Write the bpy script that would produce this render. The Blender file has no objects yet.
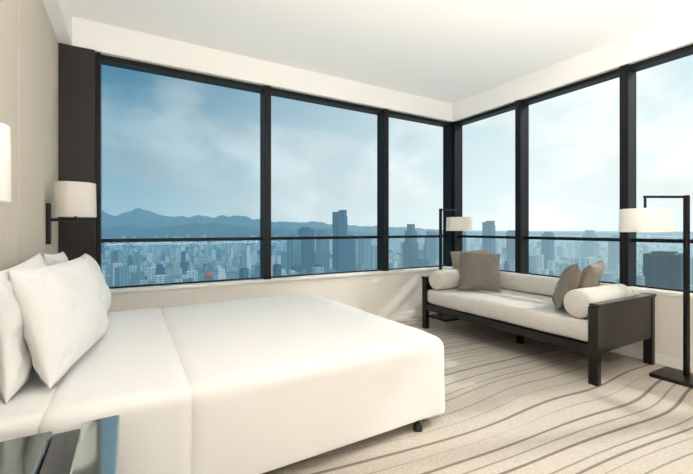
import bpy, bmesh, math, random
from mathutils import Vector, Matrix, noise, Euler
random.seed(7)
sc = bpy.context.scene
col = sc.collection
try:
    sc.view_settings.view_transform = 'Standard'
    sc.view_settings.look = 'None'
except Exception as e:
    print(e)

# ------------------------------------------------------------------ materials
def new_mat(name):
    m = bpy.data.materials.new(name); m.use_nodes = True
    return m, m.node_tree, m.node_tree.nodes['Principled BSDF']

def pmat(name, c, rough=.6, metal=0., bump=0., bscale=200., var=0., vscale=4., coat=0., stretch=None, sheen=0., spec=.5, bdist=.01, crease=0.):
    m, nt, b = new_mat(name)
    N, L = nt.nodes, nt.links
    b.inputs['Base Color'].default_value = (*c, 1)
    b.inputs['Roughness'].default_value = rough
    b.inputs['Metallic'].default_value = metal
    b.inputs['Coat Weight'].default_value = coat
    b.inputs['Sheen Weight'].default_value = sheen
    b.inputs['Specular IOR Level'].default_value = spec
    tc = N.new('ShaderNodeTexCoord')
    mp = N.new('ShaderNodeMapping'); L.new(tc.outputs['Object'], mp.inputs['Vector'])
    if stretch: mp.inputs['Scale'].default_value = stretch
    nz = N.new('ShaderNodeTexNoise'); nz.inputs['Scale'].default_value = vscale
    nz.inputs['Detail'].default_value = 4
    L.new(mp.outputs[0], nz.inputs['Vector'])
    mx = N.new('ShaderNodeMixRGB'); mx.inputs[1].default_value = (*[x*(1-var) for x in c], 1)
    mx.inputs[2].default_value = (*[min(1, x*(1+var)) for x in c], 1)
    L.new(nz.outputs['Fac'], mx.inputs[0]); L.new(mx.outputs[0], b.inputs['Base Color'])
    last = None
    if bump > 0:
        n2 = N.new('ShaderNodeTexNoise'); n2.inputs['Scale'].default_value = bscale
        L.new(mp.outputs[0], n2.inputs['Vector'])
        bp = N.new('ShaderNodeBump'); bp.inputs['Strength'].default_value = bump
        bp.inputs['Distance'].default_value = bdist
        L.new(n2.outputs['Fac'], bp.inputs['Height']); L.new(bp.outputs[0], b.inputs['Normal']); last = bp
    if crease > 0:
        n3 = N.new('ShaderNodeTexNoise'); n3.inputs['Scale'].default_value = 3.; n3.inputs['Detail'].default_value = 3
        n3.inputs['Roughness'].default_value = .45; n3.inputs['Distortion'].default_value = .8
        L.new(mp.outputs[0], n3.inputs['Vector'])
        bq = N.new('ShaderNodeBump'); bq.inputs['Strength'].default_value = crease; bq.inputs['Distance'].default_value = .05
        L.new(n3.outputs['Fac'], bq.inputs['Height'])
        if last: L.new(last.outputs[0], bq.inputs['Normal'])
        L.new(bq.outputs[0], b.inputs['Normal'])
    return m

M_white = pmat('wall_paint', (.86, .845, .81), .8, var=.01)
M_backwall = pmat('taupe_wall_paint', (.34, .30, .26), .8, var=.02)  # unseen wall's tone, darkened to cut bounce onto the bed's near side
M_ceil = pmat('ceiling_paint', (.90, .89, .86), .9, var=.01)
M_panel = pmat('wall_covering', (.60, .535, .455), .8, bump=.15, bscale=120, var=.06, vscale=30, stretch=(1, 1, .1), spec=.2)
M_low = pmat('low_wall_covering', (.82, .785, .73), .8, var=.02)
M_sill = pmat('sill_stone', (.89, .875, .845), .4, var=.02)
M_frame = pmat('window_metal', (.006, .0065, .008), .5, var=.05, spec=.3)
M_dark = pmat('dark_column_veneer', (.028, .025, .024), .5, var=.15, vscale=8, stretch=(8, 8, .3), spec=.3)
M_linen = pmat('bed_linen', (.83, .826, .816), .85, bump=.05, bscale=300, var=.01, spec=.2, crease=.12)
M_pillow = pmat('pillow_cotton', (.83, .826, .816), .85, bump=.08, bscale=60, var=.01, spec=.2, crease=.4)
M_uphol = pmat('cream_upholstery', (.66, .635, .59), .9, bump=.8, bscale=120, var=.30, vscale=95, spec=.2)
M_taupe = pmat('taupe_velvet', (.31, .27, .225), .9, bump=.8, bscale=110, var=.35, vscale=60, sheen=.1, spec=.2)
M_grey = pmat('grey_taupe_velvet', (.20, .175, .15), .9, bump=.8, bscale=110, var=.35, vscale=60, sheen=.1, spec=.2)
M_wood = pmat('espresso_wood', (.009, .006, .005), .24, var=.35, vscale=10, stretch=(1, 1, 12), spec=.35)
M_bronze = pmat('dark_bronze', (.008, .0065, .006), .35, var=.05, spec=.35)
M_black = pmat('black_plastic', (.01, .01, .01), .4)
M_base = pmat('bed_base_fabric', (.25, .22, .2), .9, bump=.2)
M_chrome = pmat('mirror_chrome', (.52, .57, .55), .07, metal=.85, var=.02)
M_smoke = pmat('smoked_mirror', (.22, .25, .24), .04, metal=.85, var=.03)
M_stone = pmat('dark_glass_inlay', (.02, .022, .022), .08, metal=.2, var=.1, spec=.5)
M_lacq = pmat('dark_lacquer', (.015, .014, .013), .2, var=.1)

def shade_mat():
    m = bpy.data.materials.new('lamp_shade_fabric'); m.use_nodes = True
    nt = m.node_tree; N, L = nt.nodes, nt.links; N.clear()
    o = N.new('ShaderNodeOutputMaterial'); d = N.new('ShaderNodeBsdfDiffuse'); t = N.new('ShaderNodeBsdfTranslucent')
    tc = N.new('ShaderNodeTexCoord'); nz = N.new('ShaderNodeTexNoise'); nz.inputs['Scale'].default_value = 150
    L.new(tc.outputs['Object'], nz.inputs['Vector'])
    mx = N.new('ShaderNodeMixRGB'); mx.inputs[1].default_value = (.82, .80, .76, 1); mx.inputs[2].default_value = (.88, .86, .82, 1)
    L.new(nz.outputs['Fac'], mx.inputs[0]); L.new(mx.outputs[0], d.inputs[0]); L.new(mx.outputs[0], t.inputs[0])
    ms = N.new('ShaderNodeMixShader'); ms.inputs[0].default_value = .35
    L.new(d.outputs[0], ms.inputs[1]); L.new(t.outputs[0], ms.inputs[2]); L.new(ms.outputs[0], o.inputs[0])
    return m
M_shade = shade_mat()

def bulb_mat():
    m, nt, b = new_mat('bulb_glass')
    b.inputs['Base Color'].default_value = (1, .95, .85, 1)
    b.inputs['Emission Color'].default_value = (1, .91, .78, 1); b.inputs['Emission Strength'].default_value = 9
    return m
M_bulb = bulb_mat()

def glass_mat():
    m = bpy.data.materials.new('window_glass'); m.use_nodes = True
    nt = m.node_tree; N, L = nt.nodes, nt.links; N.clear()
    o = N.new('ShaderNodeOutputMaterial'); t = N.new('ShaderNodeBsdfTransparent'); g = N.new('ShaderNodeBsdfGlossy')
    t.inputs[0].default_value = (.95, .98, .98, 1); g.inputs['Roughness'].default_value = .02
    ms = N.new('ShaderNodeMixShader'); ms.inputs[0].default_value = .008
    L.new(t.outputs[0], ms.inputs[1]); L.new(g.outputs[0], ms.inputs[2]); L.new(ms.outputs[0], o.inputs[0])
    return m
M_glass = glass_mat()

def carpet_mat():
    m, nt, b = new_mat('wavy_line_carpet'); N, L = nt.nodes, nt.links
    tc = N.new('ShaderNodeTexCoord')
    def math_(op, a, bb=None, clamp=False):
        n = N.new('ShaderNodeMath'); n.operation = op; n.use_clamp = clamp
        for i, v in enumerate((a, bb)):
            if v is None: continue
            if isinstance(v, (int, float)): n.inputs[i].default_value = v
            else: L.new(v, n.inputs[i])
        return n.outputs[0]
    mp = N.new('ShaderNodeMapping'); L.new(tc.outputs['Object'], mp.inputs['Vector'])
    mp.inputs['Rotation'].default_value = (0, 0, math.radians(4)); mp.inputs['Location'].default_value = (1.3, .7, 0)
    mp2 = N.new('ShaderNodeMapping'); L.new(mp.outputs[0], mp2.inputs['Vector'])
    mp2.inputs['Scale'].default_value = (.30, .42, 1)
    nz = N.new('ShaderNodeTexNoise'); nz.inputs['Scale'].default_value = 1.5; nz.inputs['Detail'].default_value = 1.2; nz.inputs['Roughness'].default_value = .25
    L.new(mp2.outputs[0], nz.inputs['Vector'])
    s2 = N.new('ShaderNodeSeparateXYZ'); L.new(mp.outputs[0], s2.inputs[0])
    v = math_('ADD', math_('MULTIPLY', s2.outputs['Y'], 10.2), math_('MULTIPLY', nz.outputs['Fac'], 6.0))
    fl = math_('FLOOR', v)
    idn = N.new('ShaderNodeTexWhiteNoise'); idn.noise_dimensions = '1D'; L.new(fl, idn.inputs['W'])
    id2 = N.new('ShaderNodeTexWhiteNoise'); id2.noise_dimensions = '1D'; L.new(math_('ADD', fl, 57.3), id2.inputs['W'])
    off = math_('ADD', .15, math_('MULTIPLY', id2.outputs['Value'], .7))
    f = math_('ABSOLUTE', math_('SUBTRACT', math_('FRACT', v), off))
    mp3 = N.new('ShaderNodeMapping'); L.new(mp.outputs[0], mp3.inputs['Vector']); mp3.inputs['Scale'].default_value = (.6, 3., 1)
    wn = N.new('ShaderNodeTexNoise'); wn.inputs['Scale'].default_value = 1.8; L.new(mp3.outputs[0], wn.inputs['Vector'])
    width = math_('ADD', math_('MULTIPLY', idn.outputs['Value'], .075), math_('MULTIPLY', wn.outputs['Fac'], .095))
    tot = math_('MULTIPLY', math_('SUBTRACT', width, f), 34, True)
    stren = math_('ADD', .40, math_('MULTIPLY', idn.outputs['Value'], .45))
    tot = math_('MULTIPLY', tot, stren)
    nf = N.new('ShaderNodeTexNoise'); nf.inputs['Scale'].default_value = 110; nf.inputs['Detail'].default_value = 4; L.new(tc.outputs['Object'], nf.inputs['Vector'])
    base = N.new('ShaderNodeMixRGB'); base.inputs[1].default_value = (.34, .305, .26, 1); base.inputs[2].default_value = (.64, .585, .515, 1)
    L.new(nf.outputs['Fac'], base.inputs[0])
    mx = N.new('ShaderNodeMixRGB'); L.new(base.outputs[0], mx.inputs[1]); mx.inputs[2].default_value = (.14, .11, .085, 1)
    L.new(tot, mx.inputs[0]); L.new(mx.outputs[0], b.inputs['Base Color'])
    b.inputs['Roughness'].default_value = .95; b.inputs['Specular IOR Level'].default_value = .1
    bp = N.new('ShaderNodeBump'); bp.inputs['Strength'].default_value = .4; bp.inputs['Distance'].default_value = .012
    L.new(nf.outputs['Fac'], bp.inputs['Height']); L.new(bp.outputs[0], b.inputs['Normal'])
    return m
M_carpet = carpet_mat()

def haze_wrap(name, c1, c2, kind, hazelen=3000.):  # distance haze painted into the colour as emission, paler toward the right
    m, nt, b = new_mat(name); N, L = nt.nodes, nt.links
    geo = N.new('ShaderNodeNewGeometry')
    def math_(op, a, bb=None, clamp=False):
        n = N.new('ShaderNodeMath'); n.operation = op; n.use_clamp = clamp
        for i, v in enumerate((a, bb)):
            if v is None: continue
            if isinstance(v, (int, float)): n.inputs[i].default_value = v
            else: L.new(v, n.inputs[i])
        return n.outputs[0]
    sp = N.new('ShaderNodeSeparateXYZ'); L.new(geo.outputs['Position'], sp.inputs[0])
    ln = N.new('ShaderNodeVectorMath'); ln.operation = 'LENGTH'; L.new(geo.outputs['Position'], ln.inputs[0])
    mx = N.new('ShaderNodeMixRGB'); mx.inputs[1].default_value = (*c1, 1); mx.inputs[2].default_value = (*c2, 1)
    if kind == 'building':
        fz = math_('GREATER_THAN', math_('FRACT', math_('DIVIDE', sp.outputs['Z'], 5.2)), .5)
        fx = math_('GREATER_THAN', math_('FRACT', math_('DIVIDE', math_('ADD', sp.outputs['X'], math_('MULTIPLY', sp.outputs['Y'], .7)), 9.)), .4)
        L.new(math_('MULTIPLY', fz, fx), mx.inputs[0])
    else:
        nz = N.new('ShaderNodeTexNoise'); nz.inputs['Scale'].default_value = .012 if kind == 'ground' else .003
        nz.inputs['Detail'].default_value = 6
        L.new(geo.outputs['Position'], nz.inputs['Vector']); L.new(nz.outputs['Fac'], mx.inputs[0])
    L.new(mx.outputs[0], b.inputs['Base Color']); b.inputs['Roughness'].default_value = .8
    b.inputs['Specular IOR Level'].default_value = .1
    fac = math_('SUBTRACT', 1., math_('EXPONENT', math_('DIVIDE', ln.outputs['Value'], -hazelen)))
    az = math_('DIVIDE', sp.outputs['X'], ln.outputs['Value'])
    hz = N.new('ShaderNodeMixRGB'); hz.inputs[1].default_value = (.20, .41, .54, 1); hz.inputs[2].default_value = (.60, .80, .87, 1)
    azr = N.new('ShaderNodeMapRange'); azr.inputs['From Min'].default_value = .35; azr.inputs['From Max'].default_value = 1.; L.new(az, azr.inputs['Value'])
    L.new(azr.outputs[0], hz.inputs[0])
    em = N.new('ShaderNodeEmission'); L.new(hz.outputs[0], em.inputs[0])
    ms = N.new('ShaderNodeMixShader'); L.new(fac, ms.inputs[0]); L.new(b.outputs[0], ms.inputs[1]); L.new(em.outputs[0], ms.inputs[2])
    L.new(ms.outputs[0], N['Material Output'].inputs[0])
    return m
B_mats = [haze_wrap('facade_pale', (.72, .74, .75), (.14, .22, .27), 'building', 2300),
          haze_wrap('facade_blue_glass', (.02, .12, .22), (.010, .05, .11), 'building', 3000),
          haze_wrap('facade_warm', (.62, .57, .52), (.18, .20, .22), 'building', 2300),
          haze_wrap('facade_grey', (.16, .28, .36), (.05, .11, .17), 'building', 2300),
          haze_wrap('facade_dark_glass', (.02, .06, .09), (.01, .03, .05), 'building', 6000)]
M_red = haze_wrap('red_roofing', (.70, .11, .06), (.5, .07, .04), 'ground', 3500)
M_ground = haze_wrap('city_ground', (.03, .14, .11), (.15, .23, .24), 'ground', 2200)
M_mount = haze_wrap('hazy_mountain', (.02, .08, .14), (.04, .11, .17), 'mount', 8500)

# ------------------------------------------------------------------ mesh helpers
def link(o): col.objects.link(o); return o

def mobj(name, verts, faces, mat, loc=(0, 0, 0), smooth=False):
    me = bpy.data.meshes.new(name); me.from_pydata([tuple(v) for v in verts], [], faces); me.update()
    bm = bmesh.new(); bm.from_mesh(me); bmesh.ops.remove_doubles(bm, verts=bm.verts, dist=1e-5)
    bmesh.ops.recalc_face_normals(bm, faces=bm.faces); bm.to_mesh(me); bm.free()
    if smooth:
        for p in me.polygons: p.use_smooth = True
    me.materials.append(mat)
    o = bpy.data.objects.new(name, me); o.location = loc
    return link(o)

def boxes(name, lst, mat, bev=0., origin=None, seg=2):
    lo = [min(b[0][i] for b in lst) for i in range(3)]; hi = [max(b[1][i] for b in lst) for i in range(3)]
    c = Vector(origin) if origin else Vector([(lo[i]+hi[i])/2 for i in range(3)])
    bm = bmesh.new()
    for l, h in lst:
        r = bmesh.ops.create_cube(bm, size=1.)
        for v in r['verts']:
            v.co = Vector([(l[i]+h[i])/2 + v.co[i]*(h[i]-l[i]) - c[i] for i in range(3)])
    if bev > 0:
        bmesh.ops.bevel(bm, geom=list(bm.edges), offset=bev, segments=seg, affect='EDGES', profile=.5)
    me = bpy.data.meshes.new(name); bm.to_mesh(me); bm.free(); me.materials.append(mat)
    o = bpy.data.objects.new(name, me); o.location = c
    return link(o)
def box(name, lo, hi, mat, bev=0., seg=2): return boxes(name, [(lo, hi)], mat, bev, seg=seg)

def rbox(name, lo, hi, r, step, mat, fn=None, rb=None):
    lo = Vector(lo); hi = Vector(hi); c = (lo+hi)/2
    n = [max(2, int((hi[i]-lo[i])/step)) for i in range(3)]
    V, F = [], []
    def coord(i, k):
        t = k/n[i]; return lo[i] + (hi[i]-lo[i])*(t - .12*math.sin(2*math.pi*t)/ (2*math.pi)*4*.9)
    for ax in range(3):
        a, b = [(1, 2), (2, 0), (0, 1)][ax]
        for side in (0, 1):
            s = len(V)
            for i in range(n[a]+1):
                for j in range(n[b]+1):
                    p = Vector((0, 0, 0)); p[ax] = hi[ax] if side else lo[ax]; p[a] = coord(a, i); p[b] = coord(b, j); V.append(p)
            w = n[b]+1
            for i in range(n[a]):
                for j in range(n[b]):
                    q = [s+i*w+j, s+(i+1)*w+j, s+(i+1)*w+j+1, s+i*w+j+1]
                    F.append(q if side else q[::-1])
    out = []
    for p in V:
        q = Vector([min(max(p[i], lo[i]+r), hi[i]-r) for i in range(3)])
        if rb is not None: q.z = min(max(p.z, lo.z+rb), hi.z-r)
        d = p-q
        if d.length > 1e-9:
            nn = d.normalized()
            if rb is not None and p.z < lo.z+rb: p2 = q + Vector((nn.x*r, nn.y*r, nn.z*rb))
            else: p2 = q + nn*r
        else: nn = Vector((0, 0, 1)); p2 = p
        if fn: p2 = fn(p2, nn)
        out.append(p2 - c)
    return mobj(name, out, F, mat, c, True)

def lathe(name, prof, mat, loc=(0, 0, 0), n=40, closed=False, axis='Z'):
    V, F = [], []
    for (r, z) in prof:
        for k in range(n):
            a = 2*math.pi*k/n; p = (r*math.cos(a), r*math.sin(a), z)
            if axis == 'X': p = (p[2], p[0], p[1])
            if axis == 'Y': p = (p[0], p[2], p[1])
            V.append(p)
    m = len(prof)
    for i in range(m if closed else m-1):
        for k in range(n):
            a = i*n+k; b = i*n+(k+1) % n; c = ((i+1) % m)*n+(k+1) % n; d = ((i+1) % m)*n+k
            F.append((a, b, c, d))
    if not closed:
        if prof[0][0] > 1e-4: F.append(tuple(range(n))[::-1])
        if prof[-1][0] > 1e-4: F.append(tuple(range((m-1)*n, m*n)))
    o = mobj(name, V, F, mat, loc, True)
    md = o.modifiers.new('edges', 'EDGE_SPLIT'); md.split_angle = math.radians(40)
    return o

def pillow(name, w, h, t, mat, seed, pinch=.07, wr=.006, res=44, soft=.55, flange=0.):
    V, F = [], []
    for s in (1, -1):
        st = len(V)
        for i in range(res+1):
            for j in range(res+1):
                u = math.sin((i/res-.5)*math.pi); v = math.sin((j/res-.5)*math.pi)
                x = u*w/2*(1-pinch*(1-v*v)); z = v*h/2*(1-pinch*(1-u*u))
                e = max(0, (1-u**4)*(1-v**4))
                th = t/2*e**soft
                nn = noise.noise(Vector((x*7+seed*3.1, z*7, s*2+seed)))*wr*2.2 + noise.noise(Vector((x*18, z*18+seed, s*3)))*wr
                cr = math.sin(math.atan2(abs(v)-1.05, abs(u)-1.05)*14+seed)*wr*1.1*min(1, (u*u*v*v)*2)
                y = s*(th + (nn+cr)*min(1, e*2.5))
                z2 = z + h/2
                x += noise.noise(Vector((z*5, seed, 1.)))*.008
                V.append((x, y, z2))
        W = res+1
        for i in range(res):
            for j in range(res):
                q = (st+i*W+j, st+(i+1)*W+j, st+(i+1)*W+j+1, st+i*W+j+1)
                F.append(q if s < 0 else q[::-1])
    return mobj(name, V, F, mat, (0, 0, 0), True)

def empty(name, loc):
    e = bpy.data.objects.new(name, None); e.location = loc; e.empty_display_size = .1
    return link(e)
def attach(ch, par):
    ch.parent = par; ch.location = Vector(ch.location) - Vector(par.location); return ch
def tag(o, label, cat, group=None):
    o['label'] = label; o['category'] = cat
    if group: o['group'] = group
def struct(o, label=None):
    o['kind'] = 'structure'
    if label: o['label'] = label
    return o
def copy_thing(root, loc, rotz=None):
    r = root.copy(); col.objects.link(r); r.location = loc
    if rotz is not None: r.rotation_euler = (0, 0, rotz)
    def rec(src, dst):
        for ch in [c for c in bpy.data.objects if c.parent == src]:
            k = ch.copy(); col.objects.link(k); k.parent = dst; rec(ch, k)
    rec(root, r)
    return r

# ------------------------------------------------------------------ room shell
XL, XR, YB, YF = -.545, 4.20, -2.6, 4.09
IN = .12
ZC = 3.02; ZS = 2.77; ZL = .65
struct(box('floor', (XL-.15, YB-.15, -.12), (XR+.12, YF+.12, 0), M_carpet), 'cream carpet with wavy brown lines')
struct(box('ceiling', (XL-.15, YB-.15, ZC), (XR+.12, YF+.12, ZC+.12), M_ceil), 'white raised ceiling')
struct(box('wall_left', (XL-.15, YB-.15, 0), (XL, YF+.12, ZC), M_white), 'headboard wall')
struct(box('wall_back', (XL, YB-.15, 0), (XR, YB, ZC), M_backwall), 'plain taupe wall')
WY0 = -.5
struct(boxes('wall_front', [((XL, YF-IN, 0), (XR+.12, YF+.12, ZL-.03)), ((XL, YF-IN, ZS), (XR+.12, YF+.12, ZC)),
                            ((XL, YF-.02, ZL-.03), (-.255, YF+.12, ZS))], M_low), 'low cream wall under the windows')
struct(boxes('wall_right', [((XR-IN, WY0, 0), (XR+.12, YF-IN, ZL-.03)), ((XR-IN, WY0, ZS), (XR+.12, YF-IN, ZC)),
                            ((XR-IN, YB, 0), (XR+.12, WY0, ZC))], M_low), 'low cream wall under the windows')
struct(box('trim_1', (XL, YF-IN-.015, ZL-.03), (XR-IN-.015, YF+.06, ZL), M_sill, .004), 'white window sill')
struct(box('trim_2', (XR-IN-.015, WY0, ZL-.03), (XR+.06, YF, ZL), M_sill, .004), 'white window sill')
struct(box('trim_3', (XL, YF-IN-.012, ZS-.004), (XR-IN-.012, YF-IN-.001, ZC-.001), M_ceil), 'painted ceiling bulkhead face')
struct(box('trim_4', (XR-IN-.012, YB, ZS-.004), (XR-IN-.001, YF-IN-.001, ZC-.001), M_ceil), 'painted ceiling bulkhead face')
struct(box('trim_5', (XL+.001, YB, ZS), (XL+.12, YF-IN-.013, ZC-.001), M_ceil), 'painted ceiling bulkhead')
struct(box('trim_6', (XL+.002, YF-IN-.03, ZL+.001), (-.262, YF-.021, ZS-.006), M_dark, .004), 'dark veneered column beside the window')
seams = [3.955, 3.30, 2.64, 1.98, 1.32, .66, 0, -.66, -1.32, -1.98, -2.59]
for i in range(len(seams)-1):
    struct(box('trim_%d' % (7+i), (XL+.001, seams[i+1]+.004, .10), (XL+.028, seams[i]-.004, ZS-.002), M_panel, .004), 'beige fabric wall panel')
struct(box('baseboard_left', (XL+.001, YB, 0), (XL+.03, YF-IN-.02, .095), M_white, .003))
struct(box('baseboard_front', (XL+.03, YF-IN-.014, 0.001), (XR-IN-.02, YF-IN-.001, .09), M_sill, .003))
struct(box('baseboard_right', (XR-IN-.014, YB, 0.001), (XR-IN-.001, YF-IN-.016, .09), M_sill, .003))

def window(idx, ax, a0, a1):
    zt = ZS-.005; zb = ZL+.001; w = .036
    d0, d1 = (YF-.10, YF+.06) if ax == 0 else (XR-.10, XR+.06)
    def B(u0, u1, z0, z1, e0=d0, e1=d1):
        return ((u0, e0, z0), (u1, e1, z1)) if ax == 0 else ((e0, u0, z0), (e1, u1, z1))
    dm = d0+.05; g = dm+.05
    fr = boxes('window_%d' % idx, [B(a0, a0+w, zb, zt), B(a1-w, a1, zb, zt), B(a0+w, a1-w, zt-.042, zt, d0+.03), B(a0+w, a1-w, zb, zb+.014, g-.012, g+.02),
                                 B(a0+w, a1-w, 1.076, 1.110, g-.02, d1)], M_frame)
    gl = boxes('glass_pane', [B(a0+w-.005, a1-w+.005, zb+.012, 1.079, g, g+.008), B(a0+w-.005, a1-w+.005, 1.107, zt-.04, g, g+.008)], M_glass)
    attach(gl, fr); struct(fr, 'black metal framed full-width window'); gl['label'] = 'clear glass'
    return fr
xs = [-.26, 1.311, 2.906, 4.10]
for i in range(3): window(i+1, 0, xs[i]+.001, xs[i+1]-.001)
ys = [3.99, 2.925, 1.79, .65, -.49]
for i in range(4): window(4+i, 1, ys[i+1]+.001, ys[i]-.001)
struct(box('trim_20', (4.101, 3.991, ZL+.001), (4.26, 4.15, ZS-.006), M_frame, .004), 'black corner post')

# ------------------------------------------------------------------ bed
BX0, BX1, BY0, BY1 = -.50, 1.70, 1.70, 3.62
ZT = .53
bed = empty('bed', (0.6, 2.66, 0))
tag(bed, 'king bed dressed in smooth white linen against the panelled wall', 'bed')
attach(box('bed_base', (BX0+.02, BY0+.08, .09), (BX1-.08, BY1-.08, .27), M_base, .01), bed)
attach(rbox('mattress', (BX0+.01, BY0+.035, .272), (BX1-.045, BY1-.035, ZT-.028), .06, .05, M_linen), bed)
def crown(p):
    u = max(0, min(1, (p.x-.2)/(BX1-.2))); v = max(0, min(1, (p.y-BY0)/(BY1-BY0)))
    return .018*(math.sin(math.pi*v)**.5)*(math.sin(math.pi*u)**.5 if 0 < u < 1 else 0)
def duv(p, n):
    s = max(0., (ZT-p.z)/ZT)
    k = noise.noise(Vector((p.x*1.6, p.y*1.6, p.z*1.5)))*.012
    k += noise.noise(Vector((p.x*6, p.y*5, p.z*2+4)))*.005
    fold = (math.sin(p.x*9+math.sin(p.x*3.3)*2)+.6*math.sin(p.y*8+1+math.sin(p.y*2.7)*2))*.007*s*s
    if n.z > .7: p = p + Vector((0, 0, k*.8+crown(p)))
    else: p = p + Vector((n.x, n.y, 0)).normalized()*(fold+k*.6+.004*s) if (abs(n.x)+abs(n.y)) > 1e-6 else p
    return p
attach(rbox('duvet', (.21, BY0, .065), (BX1+.01, BY1, ZT), .07, .028, M_linen, duv, rb=.012), bed)
def sht(p, n):
    k = noise.noise(Vector((p.x*3+9, p.y*2.5, p.z*2)))*.006 + noise.noise(Vector((p.x*9, p.y*7+2, p.z*3)))*.002
    return p + Vector((0, 0, k)) if n.z > .7 else p + Vector((0, n.y*k, 0))
attach(rbox('folded_sheet', (-.30, BY0-.004, .07), (.25, BY1+.004, ZT+.004), .065, .03, M_linen, sht, rb=.012), bed)
attach(rbox('fitted_sheet', (BX0+.005, BY0+.02, .16), (-.22, BY1-.02, ZT-.006), .045, .03, M_linen, sht, rb=.012), bed)
leg = lathe('leg', [(.014, .09), (.014, .045), (.022, .035), (.028, .02), (.028, .002), (.018, 0)], M_black, (1.49, BY0+.03, 0), 24)
attach(leg, bed); leg['label'] = 'short black bed foot'
for p in [(.42, BY0+.03), (-.35, BY0+.13), (1.47, BY1-.13), (.35, BY1-.13), (-.35, BY1-.13)]:
    k = leg.copy(); col.objects.link(k); k.location = Vector((p[0], p[1], 0))-bed.location

def place_pillow(base, loc, lean, yaw=0., roll=0.):
    base.matrix_world = Matrix.Translation(loc) @ Matrix.Rotation(math.radians(-90+yaw), 4, 'Z') @ Matrix.Rotation(math.radians(lean), 4, 'X') @ Matrix.Rotation(math.radians(roll), 4, 'Y')
G = 'white bed pillows'
specs = [((-.205, 2.38, ZT+.012), 16, -9, -1, 3.0, .92, .51, .18, 'plump white pillow stacked at the front, leaning on another pillow'),
         ((-.41, 2.34, ZT+.012), 4, 0, 2, 8.0, .88, .51, .13, 'white pillow standing against the wall behind another'),
         ((-.18, 3.22, ZT+.012), 16, -2, 1, 12.0, .74, .48, .18, 'white pillow leaning beside the lamp'),
         ((-.41, 3.22, ZT+.012), 4, 0, -2, 17.0, .74, .50, .13, 'white pillow standing against the wall behind another')]
for i, (l, le, yw, rl, sd, w_, h_, t_, lab) in enumerate(specs):
    p = pillow('pillow', w_, h_, t_, M_pillow, sd, pinch=.06, wr=.010, soft=.57)
    place_pillow(p, Vector(l), le, yw, rl)
    tag(p, lab, 'pillow', G)

# ------------------------------------------------------------------ nightstand
ns = empty('nightstand', (-.27, 1.36, 0))
tag(ns, 'low nightstand with polished mirrored top beside the bed', 'nightstand')
attach(box('body', (-.50, 1.10, .10), (-.152, 1.62, .459), M_lacq, .006), ns)
attach(box('plinth', (-.47, 1.13, 0), (-.08, 1.59, .099), M_wood, .003), ns)
tp = attach(boxes('top', [((-.512, 1.08, .461), (-.232, 1.645, .50))], M_smoke, .006), ns); tp['label'] = 'smoked mirror top'
b2 = attach(box('inlay', (-.231, 1.08, .461), (-.15, 1.645, .485), M_stone, .003), ns); b2['label'] = 'dark glass band'
sd = attach(box('side_panel', (-.149, 1.08, .10), (-.03, 1.645, .508), M_chrome, .008), ns); sd['label'] = 'polished chrome corner block'
dr = attach(box('drawer', (-.47, 1.084, .28), (-.16, 1.099, .445), M_wood, .003), ns)
hd = attach(box('handle', (-.40, 1.062, .36), (-.22, 1.083, .375), M_chrome, .003), ns)
hd.parent = dr; hd.location = Vector(hd.location)-Vector(dr.location)

# ------------------------------------------------------------------ lamps
def drum(name, r, h, loc):
    t = .004
    prof = [(r*.97, h), (r, 0), (r-t, 0), (r*.97-t, h)]
    return lathe(name, prof, M_shade, loc, 56, closed=True)

def bulb(loc, s=1.):
    return lathe('bulb', [(0.001, -.055*s), (.018*s, -.05*s), (.03*s, -.025*s), (.03*s, -.005*s), (.014*s, .03*s), (.013*s, .05*s), (.001, .05*s)], M_bulb, loc, 20)

def wall_lamp(y, sx, r, label):
    e = empty('wall_lamp', (XL+.029, y, 1.24)); tag(e, label, 'lamp', 'bedside wall lamps')
    attach(box('wall_plate', (XL+.029, y-.035, 1.09), (XL+.052, y+.035, 1.385), M_bronze, .003), e)
    attach(boxes('arm', [((XL+.052, y-.012, 1.255), (sx+.01, y+.012, 1.278)), ((sx-.01, y-.01, 1.278), (sx+.01, y+.01, 1.42))], M_bronze, .002), e)
    s = attach(drum('lamp_shade', r, .25, (sx, y, 1.29)), e); s['label'] = 'white fabric drum shade'
    attach(boxes('shade_holder', [((sx-r+.006, y-.003, 1.415), (sx+r-.006, y+.003, 1.42)), ((sx-.003, y-r+.006, 1.4151), (sx+.003, y+r-.006, 1.4199))], M_bronze), e)
    attach(bulb((sx, y, 1.475), .8), e)
    return e
wall_lamp(3.42, -.345, .13, 'white drum shade wall lamp on dark bronze bracket by the window')
wall_lamp(1.64, -.427, .086, 'white shade wall lamp above the nightstand')

def floor_lamp(label):
    e = empty('floor_lamp', (0, 0, 0)); tag(e, label, 'lamp', 'bronze floor lamps')
    attach(box('base', (-.15, -.16, 0), (.15, .16, .03), M_bronze, .005), e)
    attach(box('pole', (-.0155, -.0155, .029), (.0155, .0155, 1.47), M_bronze, .003), e)
    attach(boxes('arm', [((.0155, -.010, 1.447), (.35, .010, 1.466)), ((.334, -.007, 1.26), (.348, .007, 1.447))], M_bronze, .002), e)
    s = attach(drum('lamp_shade', .172, .185, (.341, 0, 1.175)), e); s['label'] = 'cream fabric drum shade'
    attach(boxes('shade_holder', [((.341-.162, -.003, 1.345), (.341+.162, .003, 1.35)), ((.338, -.162, 1.3451), (.344, .162, 1.3499))], M_bronze), e)
    attach(bulb((.341, 0, 1.25)), e)
    return e
a = math.radians(152)
l1 = floor_lamp('dark bronze floor lamp with cream drum shade beside the daybed end')
l1.location = (3.86, 1.245, 0); l1.rotation_euler = (0, 0, a)
b1 = [c for c in l1.children if c.name.startswith('base')][0]
b1.rotation_euler = (0, 0, -a); b1.location = Matrix.Rotation(-a, 3, 'Z') @ Vector((-.05, .015, .015))
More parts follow.
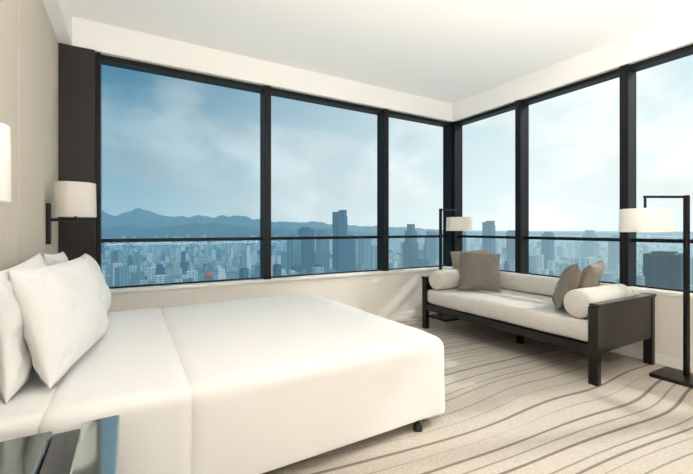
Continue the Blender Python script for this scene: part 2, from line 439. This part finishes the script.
l2 = copy_thing(l1, (3.56, 3.68, 0), 0)
l2['label'] = 'dark bronze floor lamp with cream drum shade in the window corner'
b2 = [c for c in l2.children if c.name.startswith('base')][0]
b2.rotation_euler = (0, 0, 0); b2.location = (0.12, .03, .015)

# ------------------------------------------------------------------ sofa / daybed
SX0, SX1, SY0, SY1 = 3.08, 4.04, 1.52, 3.50
sofa = empty('daybed', (3.56, 2.51, 0))
tag(sofa, 'long cream upholstered daybed with dark wood frame under the windows', 'sofa')
for y0, y1 in ((SY0, SY0+.05), (SY1-.05, SY1)):
    attach(box('end_panel', (SX0+.055, y0+.006, .24), (SX1-.055, y1-.006, .60), M_wood, .004), sofa)
    attach(box('arm_cap', (SX0, y0-.012, .601), (SX1, y1+.012, .625), M_wood, .004), sofa)
for x0 in (SX0, SX1-.055):
    for y0 in (SY0, SY1-.07):
        attach(boxes('leg', [((x0, y0, .0), (x0+.055, y0+.07, .60))], M_wood, .004), sofa)
attach(box('leg', (3.53, 2.48, 0), (3.59, 2.54, .22), M_wood, .004), sofa)
attach(box('front_rail', (SX0+.006, SY0+.07, .225), (SX0+.05, SY1-.07, .30), M_wood, .004), sofa)
attach(box('back_rail', (SX1-.05, SY0+.07, .225), (SX1-.006, SY1-.07, .56), M_wood, .004), sofa)
attach(box('slat_base', (SX0+.051, SY0+.051, .231), (SX1-.056, SY1-.051, .30), M_wood), sofa)
def sf(p, n): return p + n*(noise.noise(p*4)*.006)
attach(rbox('seat_cushion', (SX0+.010, SY0+.056, .306), (SX1-.055, SY1-.056, .478), .045, .04, M_uphol, sf), sofa)
attach(rbox('back_cushion', (SX1-.185, SY0+.07, .479), (SX1-.055, SY1-.07, .68), .05, .04, M_uphol, sf), sofa)
def bolster(y, lab):
    r = .115; L = .72; prof = [(.001, -L/2-.012), (.03, -L/2-.016), (r*.6, -L/2-.008)]
    for k in range(7):
        t = k/6*math.pi/2; prof.append((r-.03+.03*math.sin(t), -L/2+.03-.03*math.cos(t)))
    prof += [(r+.002*math.sin(q), -L/2+.03+(L-.06)*q/8) for q in range(1, 8)]
    for k in range(7):
        t = k/6*math.pi/2; prof.append((r-.03+.03*math.cos(t), L/2-.03+.03*math.sin(t)))
    prof += [(r*.6, L/2+.008), (.03, L/2+.016), (.001, L/2+.012)]
    o = lathe('bolster_cushion', prof, M_uphol, (3.475, y, .481+r), 40, axis='X')
    tag(o, lab, 'cushion', 'cream bolsters'); return o
bolster(SY0+.06+.118, 'round cream bolster resting at the lamp end of the daybed')
bolster(SY1-.06-.118, 'round cream bolster resting at the corner end of the daybed')
def place_c(p, loc, yaw, lean, roll):
    p.matrix_world = Matrix.Translation(loc) @ Matrix.Rotation(math.radians(yaw), 4, 'Z') @ Matrix.Rotation(math.radians(lean), 4, 'X') @ Matrix.Rotation(math.radians(roll), 4, 'Y')
CG = 'taupe scatter cushions'
def cush(s, mat, seed, loc, yaw, lean, roll, lab):
    p = pillow('cushion', s, s, .14, mat, seed, .06, .007, 34, .6); place_c(p, Vector(loc), yaw, lean, roll); tag(p, lab, 'cushion', CG)
cush(.46, M_taupe, 2., (3.60, 3.17, .50), -48, -16, -6, 'square light taupe cushion leaning on the back near the bolster')
cush(.46, M_grey, 5., (3.47, 2.97, .49), -46, -20, 2, 'square brown taupe cushion propped on another cushion')
cush(.42, M_grey, 9., (3.33, 1.98, .49), 30, 20, 8, 'square dark taupe cushion leaning against the bolster')
cush(.42, M_taupe, 12., (3.66, 1.96, .50), 16, 20, -3, 'square light taupe cushion leaning on the bolster and back')

# ------------------------------------------------------------------ exterior
GZ = -150.
g = mobj('city_ground', [(-9000, 300, GZ), (30000, 300, GZ), (30000, 30000, GZ), (-9000, 30000, GZ), (300, -9000, GZ), (30000, -9000, GZ), (300, 300, GZ)],
         [(0, 1, 2, 3), (4, 5, 1, 6)], M_ground)
g['kind'] = 'stuff'; tag(g, 'hazy green and grey city ground far below', 'ground')

def tower_mesh(name, kind, mat):
    L = {'slab': [((-.5, -.5, 0), (.5, .5, .96)), ((-.3, -.3, .96), (.3, .3, 1.))],
         'setback': [((-.5, -.5, 0), (.5, .5, .62)), ((-.4, -.4, .62), (.4, .4, .86)), ((-.26, -.26, .86), (.26, .26, 1.))],
         'podium': [((-.75, -.7, 0), (.75, .7, .12)), ((-.45, -.45, .12), (.45, .45, .95)), ((-.15, -.35, .95), (.3, .3, 1.))],
         'crown': [((-.5, -.5, 0), (.5, .5, .90)), ((-.5, -.5, .90), (-.1, .5, .97)), ((.15, -.45, .90), (.45, .45, 1.))]}[kind]
    bm = bmesh.new()
    for l, h in L:
        r = bmesh.ops.create_cube(bm, size=1.)
        for v in r['verts']: v.co = Vector([(l[i]+h[i])/2+v.co[i]*(h[i]-l[i]) for i in range(3)])
    me = bpy.data.meshes.new(name); bm.to_mesh(me); bm.free(); me.materials.append(mat); return me
kinds = ['slab', 'setback', 'podium', 'crown']
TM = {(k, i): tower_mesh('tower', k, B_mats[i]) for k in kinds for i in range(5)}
desc = ['pale concrete', 'blue glass', 'warm beige', 'grey', 'dark glass']
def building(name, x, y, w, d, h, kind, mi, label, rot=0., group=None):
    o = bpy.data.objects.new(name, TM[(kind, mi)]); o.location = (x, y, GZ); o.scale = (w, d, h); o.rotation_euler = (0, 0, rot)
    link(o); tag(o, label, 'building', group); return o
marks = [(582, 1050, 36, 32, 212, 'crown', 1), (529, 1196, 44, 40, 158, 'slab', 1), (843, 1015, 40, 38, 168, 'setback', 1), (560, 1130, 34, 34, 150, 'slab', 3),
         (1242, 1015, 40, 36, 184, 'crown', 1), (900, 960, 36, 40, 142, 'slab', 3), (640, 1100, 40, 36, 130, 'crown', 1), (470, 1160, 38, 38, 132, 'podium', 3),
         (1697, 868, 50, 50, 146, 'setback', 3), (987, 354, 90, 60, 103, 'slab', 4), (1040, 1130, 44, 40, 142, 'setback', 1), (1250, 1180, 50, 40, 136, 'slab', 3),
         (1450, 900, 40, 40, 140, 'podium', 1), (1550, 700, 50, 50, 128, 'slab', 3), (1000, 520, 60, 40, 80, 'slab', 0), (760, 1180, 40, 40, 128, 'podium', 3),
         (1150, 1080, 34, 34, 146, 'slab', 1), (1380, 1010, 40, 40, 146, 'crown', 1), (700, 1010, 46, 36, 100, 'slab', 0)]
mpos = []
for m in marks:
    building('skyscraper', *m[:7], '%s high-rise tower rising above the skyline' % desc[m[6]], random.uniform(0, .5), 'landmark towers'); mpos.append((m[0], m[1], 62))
mpos.append((227, 1197, 60))
cnt = 0; tries = 0
while cnt < 275 and tries < 20000:
    tries += 1
    az = random.uniform(math.radians(2), math.radians(98)); dist = 1000*math.exp(random.random()**1.2*1.0)
    x, y = dist*math.cos(az), dist*math.sin(az)
    if y < 310 and x < 310: continue
    w, d = random.uniform(12, 34), random.uniform(12, 28)
    h = random.uniform(16, 62) + (random.random() < .22)*random.uniform(15, 50)
    if dist < 1250: h = min(h, 60)
    if any((x-a_)**2+(y-b_)**2 < (r_+42)**2*.8 for a_, b_, r_ in mpos): continue
    mpos.append((x, y, 34))
    k = random.choice(kinds); mi = random.choices([0, 1, 2, 3], [6, 2, 2, 2])[0]
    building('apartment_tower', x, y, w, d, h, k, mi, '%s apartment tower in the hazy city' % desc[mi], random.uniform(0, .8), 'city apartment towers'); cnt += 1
print('towers', cnt)
cells = {}
for (a_, b_, r_) in mpos: cells.setdefault((int(a_//150), int(b_//150)), []).append((a_, b_, r_))
V, F = [], []
for i in range(8500):
    az = random.uniform(math.radians(0), math.radians(104)); dist = 900*math.exp(random.random()*1.9)
    x, y = dist*math.cos(az), dist*math.sin(az)
    if noise.noise(Vector((x/420., y/420., 3.))) > .25: continue
    w, d = random.uniform(10, 26), random.uniform(10, 26); h = random.uniform(7, 32)+(random.random() < .11)*random.uniform(15, 50)
    if dist > 3000: w *= 1.7; h *= 1.3
    cx, cy = int(x//150), int(y//150)
    if any((x-a_)**2+(y-b_)**2 < (r_+28)**2 for ii in (-1, 0, 1) for jj in (-1, 0, 1) for a_, b_, r_ in cells.get((cx+ii, cy+jj), [])): continue
    s = len(V)
    for zz in (0, h):
        for (u, v) in ((-1, -1), (1, -1), (1, 1), (-1, 1)): V.append((x+u*w/2, y+v*d/2, GZ+zz))
    F += [(s, s+1, s+5, s+4), (s+1, s+2, s+6, s+5), (s+2, s+3, s+7, s+6), (s+3, s, s+4, s+7), (s+4, s+5, s+6, s+7)]
me = bpy.data.meshes.new('distant_buildings'); me.from_pydata(V, [], F); me.update()
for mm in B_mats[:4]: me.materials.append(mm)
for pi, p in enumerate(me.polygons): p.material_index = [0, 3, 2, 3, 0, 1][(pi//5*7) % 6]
o = link(bpy.data.objects.new('distant_buildings', me)); o['kind'] = 'stuff'; tag(o, 'dense hazy sprawl of low city buildings', 'buildings')
rb = mobj('red_roofed_hall', [(-28, -14, 0), (28, -14, 0), (28, 14, 0), (-28, 14, 0), (-30, -16, 12), (30, -16, 12), (30, 16, 12), (-30, 16, 12), (-20, 0, 21), (12, 0, 19)],
          [(0, 1, 5, 4), (1, 2, 6, 5), (2, 3, 7, 6), (3, 0, 4, 7), (4, 5, 9, 8), (6, 7, 8, 9), (5, 6, 9), (7, 4, 8), (0, 3, 2, 1)], M_red, (227, 1197, GZ))
tag(rb, 'low hall with a bright red hipped roof', 'building')
def range_(name, r0, r1, hmax, seed, label, az0, az1):
    V, F = [], []; NA, NR = 420, 14
    for i in range(NA+1):
        az = math.radians(az0+(az1-az0)*i/NA)
        for j in range(NR+1):
            t = j/NR; r = r0+(r1-r0)*t
            prof = math.sin(math.pi*t)**.8
            dg = math.degrees(az)
            n = .66+.28*noise.noise(Vector((dg*.085, seed, 0)))+.24*noise.noise(Vector((dg*.30, seed+t*1.5, 2)))+.10*noise.noise(Vector((dg*.9, t*4, seed)))+.02*noise.noise(Vector((dg*2.6, t*6, seed)))
            fade = .12+.88*max(0, min(1, (dg-40)/42))
            V.append((r*math.cos(az), r*math.sin(az), GZ-2+max(0, hmax*prof*n*fade)))
    W = NR+1
    for i in range(NA):
        for j in range(NR): F.append((i*W+j, (i+1)*W+j, (i+1)*W+j+1, i*W+j+1))
    o = mobj(name, V, F, M_mount, (0, 0, 0), True); tag(o, label, 'mountain')
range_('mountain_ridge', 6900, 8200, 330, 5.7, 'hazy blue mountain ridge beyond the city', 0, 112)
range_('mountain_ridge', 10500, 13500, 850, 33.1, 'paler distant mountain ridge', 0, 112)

# ------------------------------------------------------------------ world
w = bpy.data.worlds.new('World'); sc.world = w; w.use_nodes = True
nt = w.node_tree; N, L = nt.nodes, nt.links; N.clear()
out = N.new('ShaderNodeOutputWorld'); bg = N.new('ShaderNodeBackground'); L.new(bg.outputs[0], out.inputs[0])
tc = N.new('ShaderNodeTexCoord'); sp = N.new('ShaderNodeSeparateXYZ'); L.new(tc.outputs['Generated'], sp.inputs[0])
azr = N.new('ShaderNodeMapRange'); azr.inputs['From Min'].default_value = .0; azr.inputs['From Max'].default_value = .85
L.new(sp.outputs['X'], azr.inputs['Value'])
el = N.new('ShaderNodeMapRange'); el.inputs['From Min'].default_value = .02; el.inputs['From Max'].default_value = .34
L.new(sp.outputs['Z'], el.inputs['Value'])
low = N.new('ShaderNodeMixRGB'); low.inputs[1].default_value = (.38, .59, .69, 1); low.inputs[2].default_value = (1.0, 1.07, 1.06, 1); L.new(azr.outputs[0], low.inputs[0])
high = N.new('ShaderNodeMixRGB'); high.inputs[1].default_value = (.10, .27, .41, 1); high.inputs[2].default_value = (.74, .90, .96, 1); L.new(azr.outputs[0], high.inputs[0])
sky = N.new('ShaderNodeMixRGB'); L.new(el.outputs[0], sky.inputs[0]); L.new(low.outputs[0], sky.inputs[1]); L.new(high.outputs[0], sky.inputs[2])
mp = N.new('ShaderNodeMapping'); mp.inputs['Scale'].default_value = (1.3, 1.3, 2.2); mp.inputs['Location'].default_value = (.3, .9, .2)
L.new(tc.outputs['Generated'], mp.inputs['Vector'])
cn = N.new('ShaderNodeTexNoise'); cn.inputs['Scale'].default_value = 3.0; cn.inputs['Detail'].default_value = 7; cn.inputs['Roughness'].default_value = .47; cn.inputs['Distortion'].default_value = .2
L.new(mp.outputs[0], cn.inputs['Vector'])
cr = N.new('ShaderNodeMapRange'); cr.inputs['From Min'].default_value = .41; cr.inputs['From Max'].default_value = .60; cr.inputs['To Max'].default_value = .9; cr.interpolation_type = 'SMOOTHSTEP'
L.new(cn.outputs['Fac'], cr.inputs['Value'])
cn2 = N.new('ShaderNodeTexNoise'); cn2.inputs['Scale'].default_value = 4.; cn2.inputs['Detail'].default_value = 4; L.new(mp.outputs[0], cn2.inputs['Vector'])
cs = N.new('ShaderNodeMapRange'); cs.inputs['From Min'].default_value = .35; cs.inputs['From Max'].default_value = .65; cs.inputs['To Min'].default_value = .86; cs.inputs['To Max'].default_value = 1.08
L.new(cn2.outputs['Fac'], cs.inputs['Value'])
cc = N.new('ShaderNodeMixRGB'); cc.inputs[1].default_value = (.39, .55, .64, 1); cc.inputs[2].default_value = (1.12, 1.14, 1.12, 1); L.new(azr.outputs[0], cc.inputs[0])
cv = N.new('ShaderNodeVectorMath'); cv.operation = 'SCALE'; L.new(cc.outputs[0], cv.inputs[0]); L.new(cs.outputs[0], cv.inputs['Scale'])
s2 = N.new('ShaderNodeMixRGB'); L.new(cr.outputs[0], s2.inputs[0]); L.new(sky.outputs[0], s2.inputs[1]); L.new(cv.outputs[0], s2.inputs[2])
L.new(s2.outputs[0], bg.inputs[0]); bg.inputs[1].default_value = 1.0

# ------------------------------------------------------------------ lights
def sun(d, e, ang, c):
    l = bpy.data.lights.new('sun', 'SUN'); l.energy = e; l.angle = math.radians(ang); l.color = c
    o = link(bpy.data.objects.new('sun', l)); o.rotation_euler = Vector(d).to_track_quat('-Z', 'Y').to_euler()
sun((-.75, .22, -.62), 2.5, 3, (1, .945, .87))
def uplight(loc, e, sx, sy, c=(1, .965, .92)):
    l = bpy.data.lights.new('fill_uplight', 'AREA'); l.energy = e; l.shape = 'RECTANGLE'; l.size = sx; l.size_y = sy; l.color = c
    o = link(bpy.data.objects.new('fill_uplight', l)); o.location = loc; o.rotation_euler = (math.pi, 0, 0)
uplight((1.3, -.6, .9), 245, 3.5, 1.6)  # added fill behind the camera, aimed at the ceiling; no real fixture

# ------------------------------------------------------------------ camera
cam = bpy.data.cameras.new('camera'); cam.sensor_width = 36; cam.lens = 376/693*36; cam.shift_y = -8/693
cam.clip_start = .05; cam.clip_end = 60000
co = link(bpy.data.objects.new('camera', cam)); co.location = (0, 0, 1.2)
co.rotation_euler = (math.radians(90), 0, math.radians(-30))
sc.camera = co
